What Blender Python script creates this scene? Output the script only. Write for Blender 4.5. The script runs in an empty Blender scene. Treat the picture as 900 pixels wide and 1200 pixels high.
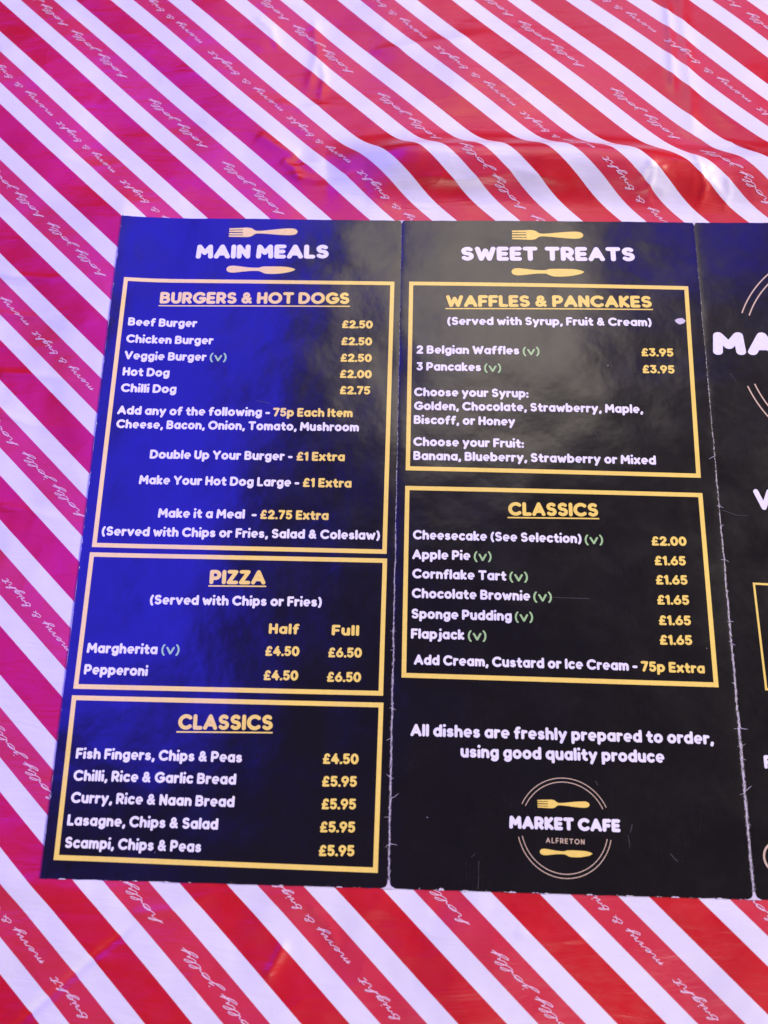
import bpy, math, random
import numpy as np
from mathutils import Matrix, Vector
from mathutils.geometry import delaunay_2d_cdt

SC = bpy.context.scene
COL = SC.collection
MM = 0.001
random.seed(7)
RNG = np.random.default_rng(11)

# ------------------------------------------------------------------ camera
# menu coordinates in millimetres: origin at the menu's lower left corner, z up
CAM = np.array([98.9806326, 46.7641824, 230.137957])
RM = np.array([[0.99948906, 0.0234345, -0.02173587],
               [-0.01719325, 0.96745541, 0.25245677],
               [0.02694468, -0.25195407, 0.96736401]])
FPX = 900.0                                   # focal length in photograph pixels (900 x 1200)
cd = bpy.data.cameras.new('camera')
cam = bpy.data.objects.new('camera', cd); COL.objects.link(cam)
cd.sensor_fit = 'VERTICAL'; cd.sensor_height = 32.0; cd.sensor_width = 24.0
cd.lens = 32.0 * FPX / 1200.0
cd.clip_start = 0.01; cd.clip_end = 50.0
cam.matrix_world = Matrix.Translation(Vector(CAM * MM)) @ Matrix(RM.T.tolist()).to_4x4()
cd.dof.use_dof = True
cd.dof.focus_distance = 0.243
cd.dof.aperture_fstop = 10.0
SC.camera = cam
SC.render.resolution_x, SC.render.resolution_y = 768, 1024
SC.render.engine = 'CYCLES'
SC.cycles.use_denoising = True
SC.cycles.max_bounces = 6
SC.cycles.use_adaptive_sampling = True
SC.cycles.adaptive_threshold = 0.012
vs = SC.view_settings
vs.view_transform = 'Standard'; vs.look = 'None'; vs.gamma = 1.0; vs.exposure = 0.0
vs.use_curve_mapping = False

# ------------------------------------------------------------------ light: a dim room with lamps
world = bpy.data.worlds.new('World'); SC.world = world; world.use_nodes = True
bg = world.node_tree.nodes['Background']
bg.inputs[0].default_value = (1.0, 0.85, 0.95, 1); bg.inputs[1].default_value = 0.045

def area(name, loc, size, col, watts, target=(0.1, 0.1, 0), shape='RECTANGLE', spread=180, roll=0.0):
    ld = bpy.data.lights.new(name, 'AREA'); ld.shape = shape
    ld.size, ld.size_y = size; ld.color = col; ld.energy = watts
    ld.spread = math.radians(spread)
    o = bpy.data.objects.new(name, ld); COL.objects.link(o)
    o.location = loc
    d = Vector(target) - Vector(loc)
    o.rotation_euler = (Matrix.Rotation(math.radians(roll), 3, 'Z') @ d.to_track_quat('-Z', 'Y').to_matrix()).to_euler()
    return o

area('key_lamp', (0.55, -1.55, 1.55), (0.9, 0.6), (1.0, 0.86, 0.76), 13)
area('side_lamp', (2.60, 0.85, 1.55), (1.1, 1.1), (1.0, 0.88, 0.76), 132)
area('blue_lamp', (-0.42, 0.86, 1.50), (0.38, 1.75), (0.03, 0.025, 1.0), 17, target=(-0.42, 0.86, 0), roll=-7)
area('blue_wall_lamp', (-0.88, 0.72, 1.50), (0.40, 2.10), (0.05, 0.025, 1.0), 12.5, target=(-0.88, 0.72, 0), roll=-4)
area('blue_spot_lamp', (0.92, 1.30, 1.50), (0.40, 0.30), (0.06, 0.03, 1.0), 1.15, target=(0.92, 1.30, 0))
area('ceiling_lamp', (0.31, 1.04, 1.50), (0.58, 0.70), (1.0, 0.88, 0.76), 3.3, target=(0.31, 1.04, 0), roll=14)
area('far_ceiling_lamp', (0.36, 2.02, 1.50), (1.40, 0.80), (0.62, 0.48, 1.0), 8.0, target=(0.36, 2.02, 0))

# ------------------------------------------------------------------ helpers
def unproj(x, y, z=0.0):
    """photograph pixel -> point (mm) on the horizontal plane at height z"""
    d = np.array([(x - 450) / FPX, -(y - 600) / FPX, -1.0]) @ RM
    return (CAM + d * ((z - CAM[2]) / d[2]))[:2]

def smooth(a, b, x):
    t = np.clip((np.asarray(x, float) - a) / (b - a), 0, 1)
    return t * t * (3 - 2 * t)

def add_mesh(name, verts_mm, faces, mat, parent=None, smoothshade=False):
    me = bpy.data.meshes.new(name)
    me.from_pydata([(float(v[0]) * MM, float(v[1]) * MM, float(v[2]) * MM) for v in verts_mm], [], [tuple(f) for f in faces])
    me.materials.append(mat)
    if smoothshade:
        me.polygons.foreach_set('use_smooth', [True] * len(me.polygons))
    me.update()
    o = bpy.data.objects.new(name, me); COL.objects.link(o)
    if parent is not None: o.parent = parent
    return o

def tag(o, label=None, cat=None, group=None, kind=None):
    if label: o['label'] = label
    if cat: o['category'] = cat
    if group: o['group'] = group
    if kind: o['kind'] = kind

class N:
    """small node-tree writer"""
    def __init__(s, name):
        s.m = bpy.data.materials.new(name); s.m.use_nodes = True
        s.t = s.m.node_tree; s.b = s.t.nodes['Principled BSDF']
    def node(s, kind, **kw):
        n = s.t.nodes.new(kind)
        for k, v in kw.items(): setattr(n, k, v)
        return n
    def put(s, sock, v):
        if isinstance(v, bpy.types.NodeSocket): s.t.links.new(v, sock)
        else: sock.default_value = v
    def math(s, op, a, b=0.0, c=0.0):
        n = s.node('ShaderNodeMath', operation=op)
        for i, v in enumerate((a, b, c)): s.put(n.inputs[i], v)
        return n.outputs[0]
    def step(s, v, a, b):
        n = s.node('ShaderNodeMapRange', interpolation_type='SMOOTHSTEP')
        s.put(n.inputs[0], v); s.put(n.inputs[1], a); s.put(n.inputs[2], b)
        return n.outputs[0]
    def rng(s, v, a, b, c, d):
        n = s.node('ShaderNodeMapRange')
        for i, q in enumerate((v, a, b, c, d)): s.put(n.inputs[i], q)
        return n.outputs[0]
    def noise(s, vec, scale, detail=2.0, rough=0.5, dist=0.0):
        n = s.node('ShaderNodeTexNoise')
        s.put(n.inputs['Vector'], vec); n.inputs['Scale'].default_value = scale
        n.inputs['Detail'].default_value = detail; n.inputs['Roughness'].default_value = rough
        n.inputs['Distortion'].default_value = dist
        return n.outputs['Fac']
    def mix(s, f, a, b):
        n = s.node('ShaderNodeMix', data_type='RGBA')
        s.put(n.inputs[0], f); s.put(n.inputs[6], a); s.put(n.inputs[7], b)
        return n.outputs[2]
    def vscale(s, vec, xyz):
        n = s.node('ShaderNodeVectorMath', operation='MULTIPLY')
        s.put(n.inputs[0], vec); n.inputs[1].default_value = xyz
        return n.outputs[0]
    def bump(s, h, dist, strength=1.0, normal=None):
        n = s.node('ShaderNodeBump'); n.inputs['Strength'].default_value = strength
        n.inputs['Distance'].default_value = dist; s.put(n.inputs['Height'], h)
        if normal is not None: s.put(n.inputs['Normal'], normal)
        return n.outputs[0]

# ------------------------------------------------------------------ materials
W1, W2, W3, HT = 96.298, 99.137, 99.0, 210.0
F1, F2, XR = W1, W1 + W2, W1 + W2 + W3
TH = math.radians(46.75); CN, SN = math.cos(TH), math.sin(TH)
PERIOD, S0 = 29.4, 11.58

def coat_relief(n, mm):
    """laminate of the menu: slow waves, fine orange peel, fine scratches"""
    big = n.noise(mm, 0.035, 1.0)
    mid = n.noise(mm, 0.16, 2.0)
    fine = n.noise(mm, 2.2, 2.0)
    sc1 = n.noise(n.vscale(mm, (3.0, 0.08, 1)), 1.0, 3.0, 0.7, 0.6)
    nb = n.bump(big, 0.0011, 1.0)
    nb = n.bump(mid, 0.00009, 1.0, nb)
    nb = n.bump(fine, 0.000006, 1.0, nb)
    nb = n.bump(sc1, 0.0000012, 1.0, nb)
    return nb

def coat_rough(n, mm):
    a = n.noise(mm, 0.06, 4.0, 0.6, 0.8)
    b = n.noise(mm, 0.35, 3.0, 0.65)
    v = n.math('ADD', n.math('MULTIPLY', a, 0.7), n.math('MULTIPLY', b, 0.3))
    return n.rng(v, 0.3, 0.7, 0.17, 0.25)

def paper_black():
    n = N('black_laminate')
    tc = n.node('ShaderNodeTexCoord').outputs['Object']
    mm = n.vscale(tc, (1000, 1000, 1000))
    sep = n.node('ShaderNodeSeparateXYZ'); n.put(sep.inputs[0], mm)
    x, y = sep.outputs[0], sep.outputs[1]
    wob = n.noise(n.vscale(mm, (0.0, 0.09, 0)), 1.0, 4.0)
    flake = n.noise(n.vscale(mm, (3.4, 0.9, 1)), 1.0, 6.0, 0.8)
    grain = n.noise(n.vscale(mm, (4.5, 3.2, 1)), 1.0, 2.0, 0.7)
    low = n.rng(y, 205.0, 40.0, 0.0, 1.0)
    mask = None
    for fx, amt in ((F1, 0.8), (F2, 1.0)):
        xx = n.math('ADD', n.math('SUBTRACT', x, fx), n.math('MULTIPLY', n.math('SUBTRACT', wob, 0.5), 0.7))
        d = n.math('ABSOLUTE', xx)
        half = n.math('MULTIPLY', n.rng(low, 0.0, 1.0, 0.34, 0.95), amt)
        core = n.rng(n.math('DIVIDE', d, half), 0.0, 1.0, 1.0, 0.0)
        thr = n.rng(low, 0.0, 1.0, 0.66, 0.49)
        v = n.math('ADD', flake, n.math('MULTIPLY', n.math('SUBTRACT', core, 0.6), 0.42))
        k = n.math('MULTIPLY', n.math('MULTIPLY', n.step(v, thr, n.math('ADD', thr, 0.16)), n.rng(grain, 0.35, 0.62, 0.3, 1.0)), n.step(core, 0.0, 0.15))
        mask = k if mask is None else n.math('MAXIMUM', mask, k)
    # chipped lower and upper edges
    for dist in (y,):
        chip = n.noise(n.vscale(mm, (0.45, 0.9, 1)), 1.0, 4.0, 0.8)
        reach = n.rng(chip, 0.58, 0.78, -0.06, 0.7)
        k = n.step(n.math('SUBTRACT', reach, dist), -0.02, 0.08)
        mask = n.math('MAXIMUM', mask, k)
    chipx = n.noise(n.vscale(mm, (0.9, 0.3, 1)), 1.0, 4.0, 0.8)
    k = n.step(n.math('SUBTRACT', n.rng(chipx, 0.58, 0.78, 0.0, 0.6), x), -0.02, 0.08)
    mask = n.math('MAXIMUM', mask, k)
    # dust specks
    vor = n.node('ShaderNodeTexVoronoi'); n.put(vor.inputs['Vector'], mm); vor.inputs['Scale'].default_value = 0.11
    sp = n.math('MULTIPLY', n.step(vor.outputs['Distance'], 0.024, 0.012), n.step(n.noise(mm, 0.09, 1.0), 0.50, 0.56))
    mask = n.math('MAXIMUM', mask, n.math('MULTIPLY', sp, 0.5))
    # hairline scuffs, a little paler than the ink
    hs = n.noise(n.vscale(mm, (1.6, 0.05, 1)), 1.0, 2.0, 0.6, 1.2)
    hm = n.math('MULTIPLY', n.step(n.math('ABSOLUTE', n.math('SUBTRACT', hs, 0.5)), 0.004, 0.0), n.step(n.noise(mm, 0.07, 2.0), 0.52, 0.66))
    ink = n.mix(n.noise(mm, 0.05, 3.0), (0.0045, 0.0036, 0.0044, 1), (0.0080, 0.0060, 0.0064, 1))
    ink = n.mix(n.math('MULTIPLY', hm, 0.5), ink, (0.06, 0.055, 0.06, 1))
    ink = n.mix(n.math('MULTIPLY', n.math('SUBTRACT', grain, 0.35), 0.02), ink, (0.3, 0.3, 0.32, 1))
    col = n.mix(mask, ink, (0.70, 0.64, 0.70, 1))
    n.put(n.b.inputs['Base Color'], col)
    rough = n.mix(mask, coat_rough(n, mm), (0.85, 0.85, 0.85, 1))
    n.put(n.b.inputs['Roughness'], rough)
    nb = coat_relief(n, mm)
    n.put(n.b.inputs['Normal'], n.bump(mask, 0.00006, 0.8, nb))
    n.b.inputs['Specular IOR Level'].default_value = 0.9
    return n.m

def ink(name, col):
    n = N(name)
    tc = n.node('ShaderNodeTexCoord').outputs['Object']
    mm = n.vscale(tc, (1000, 1000, 1000))
    v = n.noise(mm, 0.9, 4.0, 0.7)
    d = tuple(c * 0.90 for c in col) + (1,)
    n.put(n.b.inputs['Base Color'], n.mix(n.rng(v, 0.3, 0.7, 0, 1), d, tuple(col) + (1,)))
    n.put(n.b.inputs['Roughness'], coat_rough(n, mm))
    n.put(n.b.inputs['Normal'], coat_relief(n, mm))
    n.b.inputs['Specular IOR Level'].default_value = 0.7
    return n.m

def white_paper(name='bare_paper', col=(0.72, 0.66, 0.71)):
    n = N(name)
    tc = n.node('ShaderNodeTexCoord').outputs['Object']
    mm = n.vscale(tc, (1000, 1000, 1000))
    v = n.noise(mm, 1.7, 4.0, 0.7)
    n.put(n.b.inputs['Base Color'], n.mix(v, tuple(c * 0.75 for c in col) + (1,), tuple(col) + (1,)))
    n.b.inputs['Roughness'].default_value = 0.9
    return n.m

def cloth_material():
    n = N('striped_plastic_film')
    uv = n.node('ShaderNodeUVMap').outputs[0]
    mm = n.vscale(uv, (1000, 1000, 1000))
    sep = n.node('ShaderNodeSeparateXYZ'); n.put(sep.inputs[0], mm)
    u, v = sep.outputs[0], sep.outputs[1]
    s = n.math('ADD', n.math('MULTIPLY', u, CN), n.math('MULTIPLY', v, SN))
    s = n.math('ADD', s, n.math('MULTIPLY', n.math('SUBTRACT', n.noise(mm, 0.9, 3.0), 0.5), 0.10))
    fr = n.math('MULTIPLY', n.math('FRACT', n.math('DIVIDE', n.math('SUBTRACT', s, S0 - PERIOD * 200), PERIOD)), PERIOD)
    e = 0.10
    def band(a, b): return n.math('MULTIPLY', n.step(fr, a - e, a + e), n.step(fr, b + e, b - e))
    text = n.math('MAXIMUM', n.step(fr, 8.9 + e, 8.9 - e), 0.0)
    text = n.math('MULTIPLY', text, n.step(fr, 0.0, 2 * e))
    solid = band(14.67, 23.73)
    speck = n.noise(mm, 1.4, 4.0, 0.75)
    cloud = n.noise(mm, 0.06, 3.0, 0.6)
    red_s = n.mix(cloud, (0.53, 0.0045, 0.012, 1), (0.59, 0.007, 0.016, 1))
    red_t = n.mix(cloud, (0.58, 0.021, 0.044, 1), (0.64, 0.032, 0.058, 1))
    # coarse print dots of the tinted band
    red_t = n.mix(n.math('MULTIPLY', n.step(speck, 0.55, 0.75), 0.35), red_t, (0.74, 0.10, 0.16, 1))
    red_s = n.mix(n.math('MULTIPLY', n.step(speck, 0.58, 0.78), 0.25), red_s, (0.62, 0.05, 0.08, 1))
    white = n.mix(cloud, (0.76, 0.735, 0.75, 1), (0.81, 0.79, 0.80, 1))
    grime = n.math('MULTIPLY', n.step(n.noise(mm, 0.45, 5.0, 0.8), 0.66, 0.78), 0.16)
    white = n.mix(grime, white, (0.52, 0.46, 0.50, 1))
    col = n.mix(text, white, red_t)
    col = n.mix(solid, col, red_s)
    n.put(n.b.inputs['Base Color'], col)
    rg = n.rng(n.noise(mm, 0.09, 4.0, 0.65), 0.3, 0.7, 0.25, 0.40)
    n.put(n.b.inputs['Roughness'], rg)
    n.b.inputs['Specular IOR Level'].default_value = 0.85
    slow = n.noise(mm, 0.022, 2.0, 0.5, 0.4)
    crk = n.noise(n.vscale(mm, (0.035, 0.16, 1)), 1.0, 3.0, 0.55, 0.8)
    fine = n.noise(mm, 3.2, 2.0)
    vo = n.node('ShaderNodeTexVoronoi', feature='F1')
    dv = n.node('ShaderNodeVectorMath', operation='ADD')
    nz = n.node('ShaderNodeTexNoise'); n.put(nz.inputs['Vector'], mm); nz.inputs['Scale'].default_value = 0.05
    n.put(dv.inputs[0], n.vscale(mm, (0.024, 0.060, 1))); n.put(dv.inputs[1], n.vscale(nz.outputs['Color'], (1.2, 1.2, 0)))
    n.put(vo.inputs['Vector'], dv.outputs[0]); vo.inputs['Scale'].default_value = 1.0
    crumple = n.math('MULTIPLY', vo.outputs['Distance'], n.rng(n.noise(mm, 0.014, 1.0), 0.38, 0.62, 0.25, 1.0))
    nb = n.bump(slow, 0.0022, 1.0)
    nb = n.bump(crumple, 0.0006, 1.0, nb)
    nb = n.bump(crk, 0.00030, 1.0, nb)
    nb = n.bump(fine, 0.00001, 1.0, nb)
    n.put(n.b.inputs['Normal'], nb)
    return n.m

def script_ink():
    n = N('pale_script_ink')
    tc = n.node('ShaderNodeTexCoord').outputs['Object']
    mm = n.vscale(tc, (1000, 1000, 1000))
    v = n.noise(mm, 1.5, 3.0, 0.7)
    n.put(n.b.inputs['Base Color'], n.mix(v, (0.80, 0.46, 0.53, 1), (0.88, 0.64, 0.69, 1)))
    n.b.inputs['Roughness'].default_value = 0.34
    return n.m

M_BLACK = paper_black()
M_GOLD = ink('gold_ink', (0.98, 0.74, 0.155))
M_WHITE = ink('white_ink', (0.92, 0.90, 0.92))
M_GREEN = ink('sage_green_ink', (0.40, 0.64, 0.27))
M_LINE = ink('pale_gold_ink', (0.72, 0.55, 0.36))
M_PAPER = white_paper()
M_CLOTH = cloth_material()
M_SCRIPT = script_ink()

# ------------------------------------------------------------------ tablecloth
def seg_dist(X, Y, pts):
    """distance, signed side (+ = left of the line) and position 0..1 along a polyline"""
    best = np.full(X.shape, 1e9); side = np.zeros(X.shape); pos = np.zeros(X.shape)
    L = [math.dist(a, b) for a, b in zip(pts[:-1], pts[1:])]; tot = sum(L); acc = 0
    for (a, b), l in zip(zip(pts[:-1], pts[1:]), L):
        dx, dy = (b[0] - a[0]) / l, (b[1] - a[1]) / l
        t = np.clip((X - a[0]) * dx + (Y - a[1]) * dy, 0, l)
        qx, qy = X - a[0] - t * dx, Y - a[1] - t * dy
        d = np.hypot(qx, qy)
        m = d < best
        best = np.where(m, d, best); side = np.where(m, np.sign(dx * qy - dy * qx), side)
        pos = np.where(m, (acc + t) / tot, pos); acc += l
    return best, side, pos

def P(*px):
    return [tuple(unproj(x, y)) for x, y in px]

RIDGE = [tuple(unproj(x, y, 8.0)) for x, y in ((380, 174), (430, 171), (500, 171), (600, 172), (690, 173), (770, 178), (815, 184), (880, 180), (970, 178))]
# creases: photograph pixels, height mm, width mm
CREASES = [
    (P((752, 200), (760, 216), (756, 232), (764, 246)), 0.35, 0.9),
    (P((808, 186), (812, 206), (822, 226), (818, 246)), 0.35, 0.9),
    (P((846, 214), (852, 232), (846, 250)), 0.25, 0.9),
    (P((810, 160), (830, 168), (860, 170), (884, 182)), 0.6, 1.2),
    (P((300, 20), (318, 34), (326, 58)), 0.3, 1.2),
    (P((320, 120), (352, 128), (388, 122)), 0.4, 1.4),
    (P((-10, 366), (40, 372), (90, 366)), 0.5, 1.2),
    (P((-10, 480), (40, 500), (80, 500)), 0.45, 1.2),
    (P((60, 180), (110, 196), (150, 190)), 0.25, 1.6),
    (P((330, 205), (372, 214), (420, 208)), 0.45, 1.2),
    (P((480, 214), (540, 220), (600, 212), (660, 222)), 0.45, 1.6),
    (P((600, 1090), (640, 1102), (690, 1098)), 0.3, 1.6),
    (P((360, 1060), (384, 1084), (396, 1110)), 0.3, 1.2),
    (P((800, -20), (797, 20), (806, 90), (812, 150), (806, 176)), 0.55, 2.8),
    (P((780, 0), (785, 60), (790, 115)), 0.5, 1.6),
    (P((-10, 322), (60, 328), (150, 322)), 0.85, 1.3),
    (P((-10, 437), (50, 441), (95, 450)), 0.85, 1.3),
    (P((95, 382), (120, 376), (150, 362)), 0.85, 1.3),
    (P((-10, 592), (40, 600), (110, 622)), 0.85, 1.3),
    (P((-10, 622), (60, 624), (130, 618)), 0.3, 1.4),
    (P((-10, 1036), (60, 1030), (150, 1034)), 0.9, 3.2),
    (P((0, 1220), (60, 1166), (110, 1122), (165, 1078)), -0.35, 0.9),
    (P((312, 1146), (326, 1122), (334, 1104)), 0.5, 1.2),
    (P((150, 1072), (200, 1066), (260, 1042)), 0.35, 1.2),
    (P((360, 108), (372, 62), (368, 20)), 0.45, 2.2),
    (P((376, 118), (380, 90), (376, 70)), 0.4, 1.4),
    (P((430, 62), (490, 52), (560, 44)), 0.5, 2.4),
    (P((745, 222), (755, 207), (775, 214)), 0.4, 1.3),
    (P((742, 232), (760, 226), (780, 232)), 0.4, 1.3),
    (P((818, 238), (828, 222), (842, 232), (852, 240)), 0.4, 1.3),
    (P((780, 202), (812, 204), (830, 210)), 0.4, 1.3),
    (P((330, 188), (345, 200), (352, 214)), 0.6, 1.5),
    (P((300, 158), (330, 176), (352, 186)), 0.6, 2.2),
    (P((-10, 280), (50, 284), (120, 276)), 0.25, 1.4),
    (P((-10, 404), (30, 410), (70, 404)), 0.3, 1.3),
]

def menu_z(x, y):
    """height (mm) of the card's upper face"""
    x = np.asarray(x, float); y = np.asarray(y, float)
    z = 0.34 + np.zeros(np.broadcast(x, y).shape)
    a = np.clip((F1 - x) / W1, 0, 1)
    z = z + np.where(x < F1, 0.5 * a ** 2 + 0.25 * np.sin(np.pi * a), 0)
    b = np.clip((x - F1) / W2, 0, 1)
    z = z + np.where((x >= F1) & (x <= F2), 0.35 * np.sin(np.pi * b), 0)
    c = np.clip((x - F2) / W3, 0, 1)
    z = z + np.where(x > F2, 0.9 * c ** 2 + 0.25 * np.sin(np.pi * c), 0)
    z = z + (0.4 + 1.0 * smooth(60, 190, y)) * np.clip(1 - x / 22.0, 0, None) ** 2
    z = z - 0.06 * np.exp(-np.abs(x - F1) / 0.9) - 0.06 * np.exp(-np.abs(x - F2) / 0.9)
    return z

def cloth_z(X, Y):
    X = np.asarray(X, float); Y = np.asarray(Y, float)
    z = np.zeros(X.shape)
    d, side, pos = seg_dist(X, Y, RIDGE)
    amp = 8.0 * smooth(-0.06, 0.20, pos) * (1 - 0.40 * smooth(0.60, 0.82, pos)) * smooth(-50, 0, X - RIDGE[0][0])
    amp = amp * (1 - smooth(0.0, 40, X - RIDGE[-1][0]))
    far = np.exp(-(d / 7.0) ** 2); near = np.exp(-(d / 12.5) ** 2)
    z += amp * np.where(side > 0, far, near)
    # gentle swell of the loose film beyond the ridge and waves all over
    z += 0.9 * smooth(120, 200, X) * smooth(235, 275, Y) * (0.5 + 0.5 * np.sin(X * 0.045 + 0.6) * np.cos(Y * 0.05))
    z += 0.5 * (np.sin(X * 0.071 + Y * 0.043) + np.sin(X * 0.033 - Y * 0.087 + 1.7)) * 0.6
    for pts, h, w in CREASES:
        dd, sd, ps = seg_dist(X, Y, pts)
        env = smooth(0, 0.15, ps) * (1 - smooth(0.85, 1.0, ps)) * 0.8 + 0.2
        z += h * env * np.exp(-(np.abs(dd) / w) ** 1.5)
    # flat and low under the menu
    inx = smooth(-38, 1.0, X) * (1 - smooth(XR - 1, XR + 8, X))
    iny = smooth(-9, 1.5, Y) * (1 - smooth(HT - 1.0, HT + 15, Y))
    m = inx * iny
    z = z * (1 - m) + m * (menu_z(np.clip(X, 0, XR), np.clip(Y, 0, HT)) - 0.375)
    return z

def warp(X, Y):
    """print coordinates of the film at (X, Y): it is pulled a little where it bunches up"""
    X = np.asarray(X, float); Y = np.asarray(Y, float)
    return X, Y

def unwarp(u, v):
    X, Y = np.array(u, float), np.array(v, float)
    for _ in range(6):
        a, b = warp(X, Y); X = X + (u - a); Y = Y + (v - b)
    return X, Y

def build_cloth():
    x0, x1, y0, y1, st = -130.0, 330.0, -120.0, 400.0, 0.8
    xs = np.arange(x0, x1 + .1, st); ys = np.arange(y0, y1 + .1, st)
    X, Y = np.meshgrid(xs, ys); Z = cloth_z(X, Y)
    nx, ny = len(xs), len(ys)
    me = bpy.data.meshes.new('tablecloth')
    co = np.stack([X, Y, Z], -1).reshape(-1, 3) * MM
    i = np.arange(nx * ny).reshape(ny, nx)
    q = np.stack([i[:-1, :-1], i[:-1, 1:], i[1:, 1:], i[1:, :-1]], -1).reshape(-1, 4)
    me.vertices.add(nx * ny); me.vertices.foreach_set('co', co.ravel())
    me.loops.add(q.size); me.loops.foreach_set('vertex_index', q.ravel().astype(np.int32))
    me.polygons.add(len(q)); me.polygons.foreach_set('loop_start', np.arange(0, q.size, 4, dtype=np.int32))
    me.update(calc_edges=True)
    U, V = warp(X, Y)
    uv = np.stack([U, V], -1).reshape(-1, 2) * MM
    lay = me.uv_layers.new(name='UVMap')
    lay.data.foreach_set('uv', uv[q.ravel()].ravel())
    me.polygons.foreach_set('use_smooth', np.ones(len(q), bool))
    me.materials.append(M_CLOTH); me.update()
    o = bpy.data.objects.new('tablecloth', me); COL.objects.link(o)
    tag(o, 'creased plastic tablecloth with red and white diagonal stripes and looped script under the menu', 'tablecloth')
    return o
cloth = build_cloth()

# ------------------------------------------------------------------ stroke shapes
def arc(cx, cy, rx, ry, a0, a1, n=None):
    n = n or max(4, int(abs(a1 - a0) / 18))
    return [(cx + rx * math.cos(math.radians(a0 + (a1 - a0) * k / n)), cy + ry * math.sin(math.radians(a0 + (a1 - a0) * k / n))) for k in range(n + 1)]

def union(polys):
    """triangles covering the union of overlapping polygons"""
    V, F = [], []
    for p in polys:
        if sum(p[i - 1][0] * p[i][1] - p[i][0] * p[i - 1][1] for i in range(len(p))) < 0: p = p[::-1]
        b = len(V); V += [Vector(q) for q in p]; F.append(list(range(b, b + len(p))))
    vo, eo, fo, ov, oe, of = delaunay_2d_cdt(V, [], F, 0, 1e-5)
    return [(v.x, v.y) for v in vo], [f for f, src in zip(fo, of) if len(src)]

def strokes_mesh(strokes, r, rend=None, nc=12):
    polys = []
    j = 0.0
    for st in strokes:
        st = [p for i, p in enumerate(st) if i == 0 or math.dist(p, st[i - 1]) > 1e-4]
        for a, b in zip(st[:-1], st[1:]):
            l = math.dist(a, b); nx, ny = -(b[1] - a[1]) / l * r, (b[0] - a[0]) / l * r
            polys.append([(a[0] - nx, a[1] - ny), (b[0] - nx, b[1] - ny), (b[0] + nx, b[1] + ny), (a[0] + nx, a[1] + ny)])
        for i, p in enumerate(st):
            if 0 < i < len(st) - 1:
                a, b = st[i - 1], st[i + 1]
                t = abs(math.atan2((p[0]-a[0])*(b[1]-p[1])-(p[1]-a[1])*(b[0]-p[0]), (p[0]-a[0])*(b[0]-p[0])+(p[1]-a[1])*(b[1]-p[1])))
                n = nc if t > 0.5 else 8
            else: n = 16
            j += 0.137
            polys.append([(p[0] + r * math.cos(j + 2 * math.pi * k / n), p[1] + r * math.sin(j + 2 * math.pi * k / n)) for k in range(n)])
    return union(polys)

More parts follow.
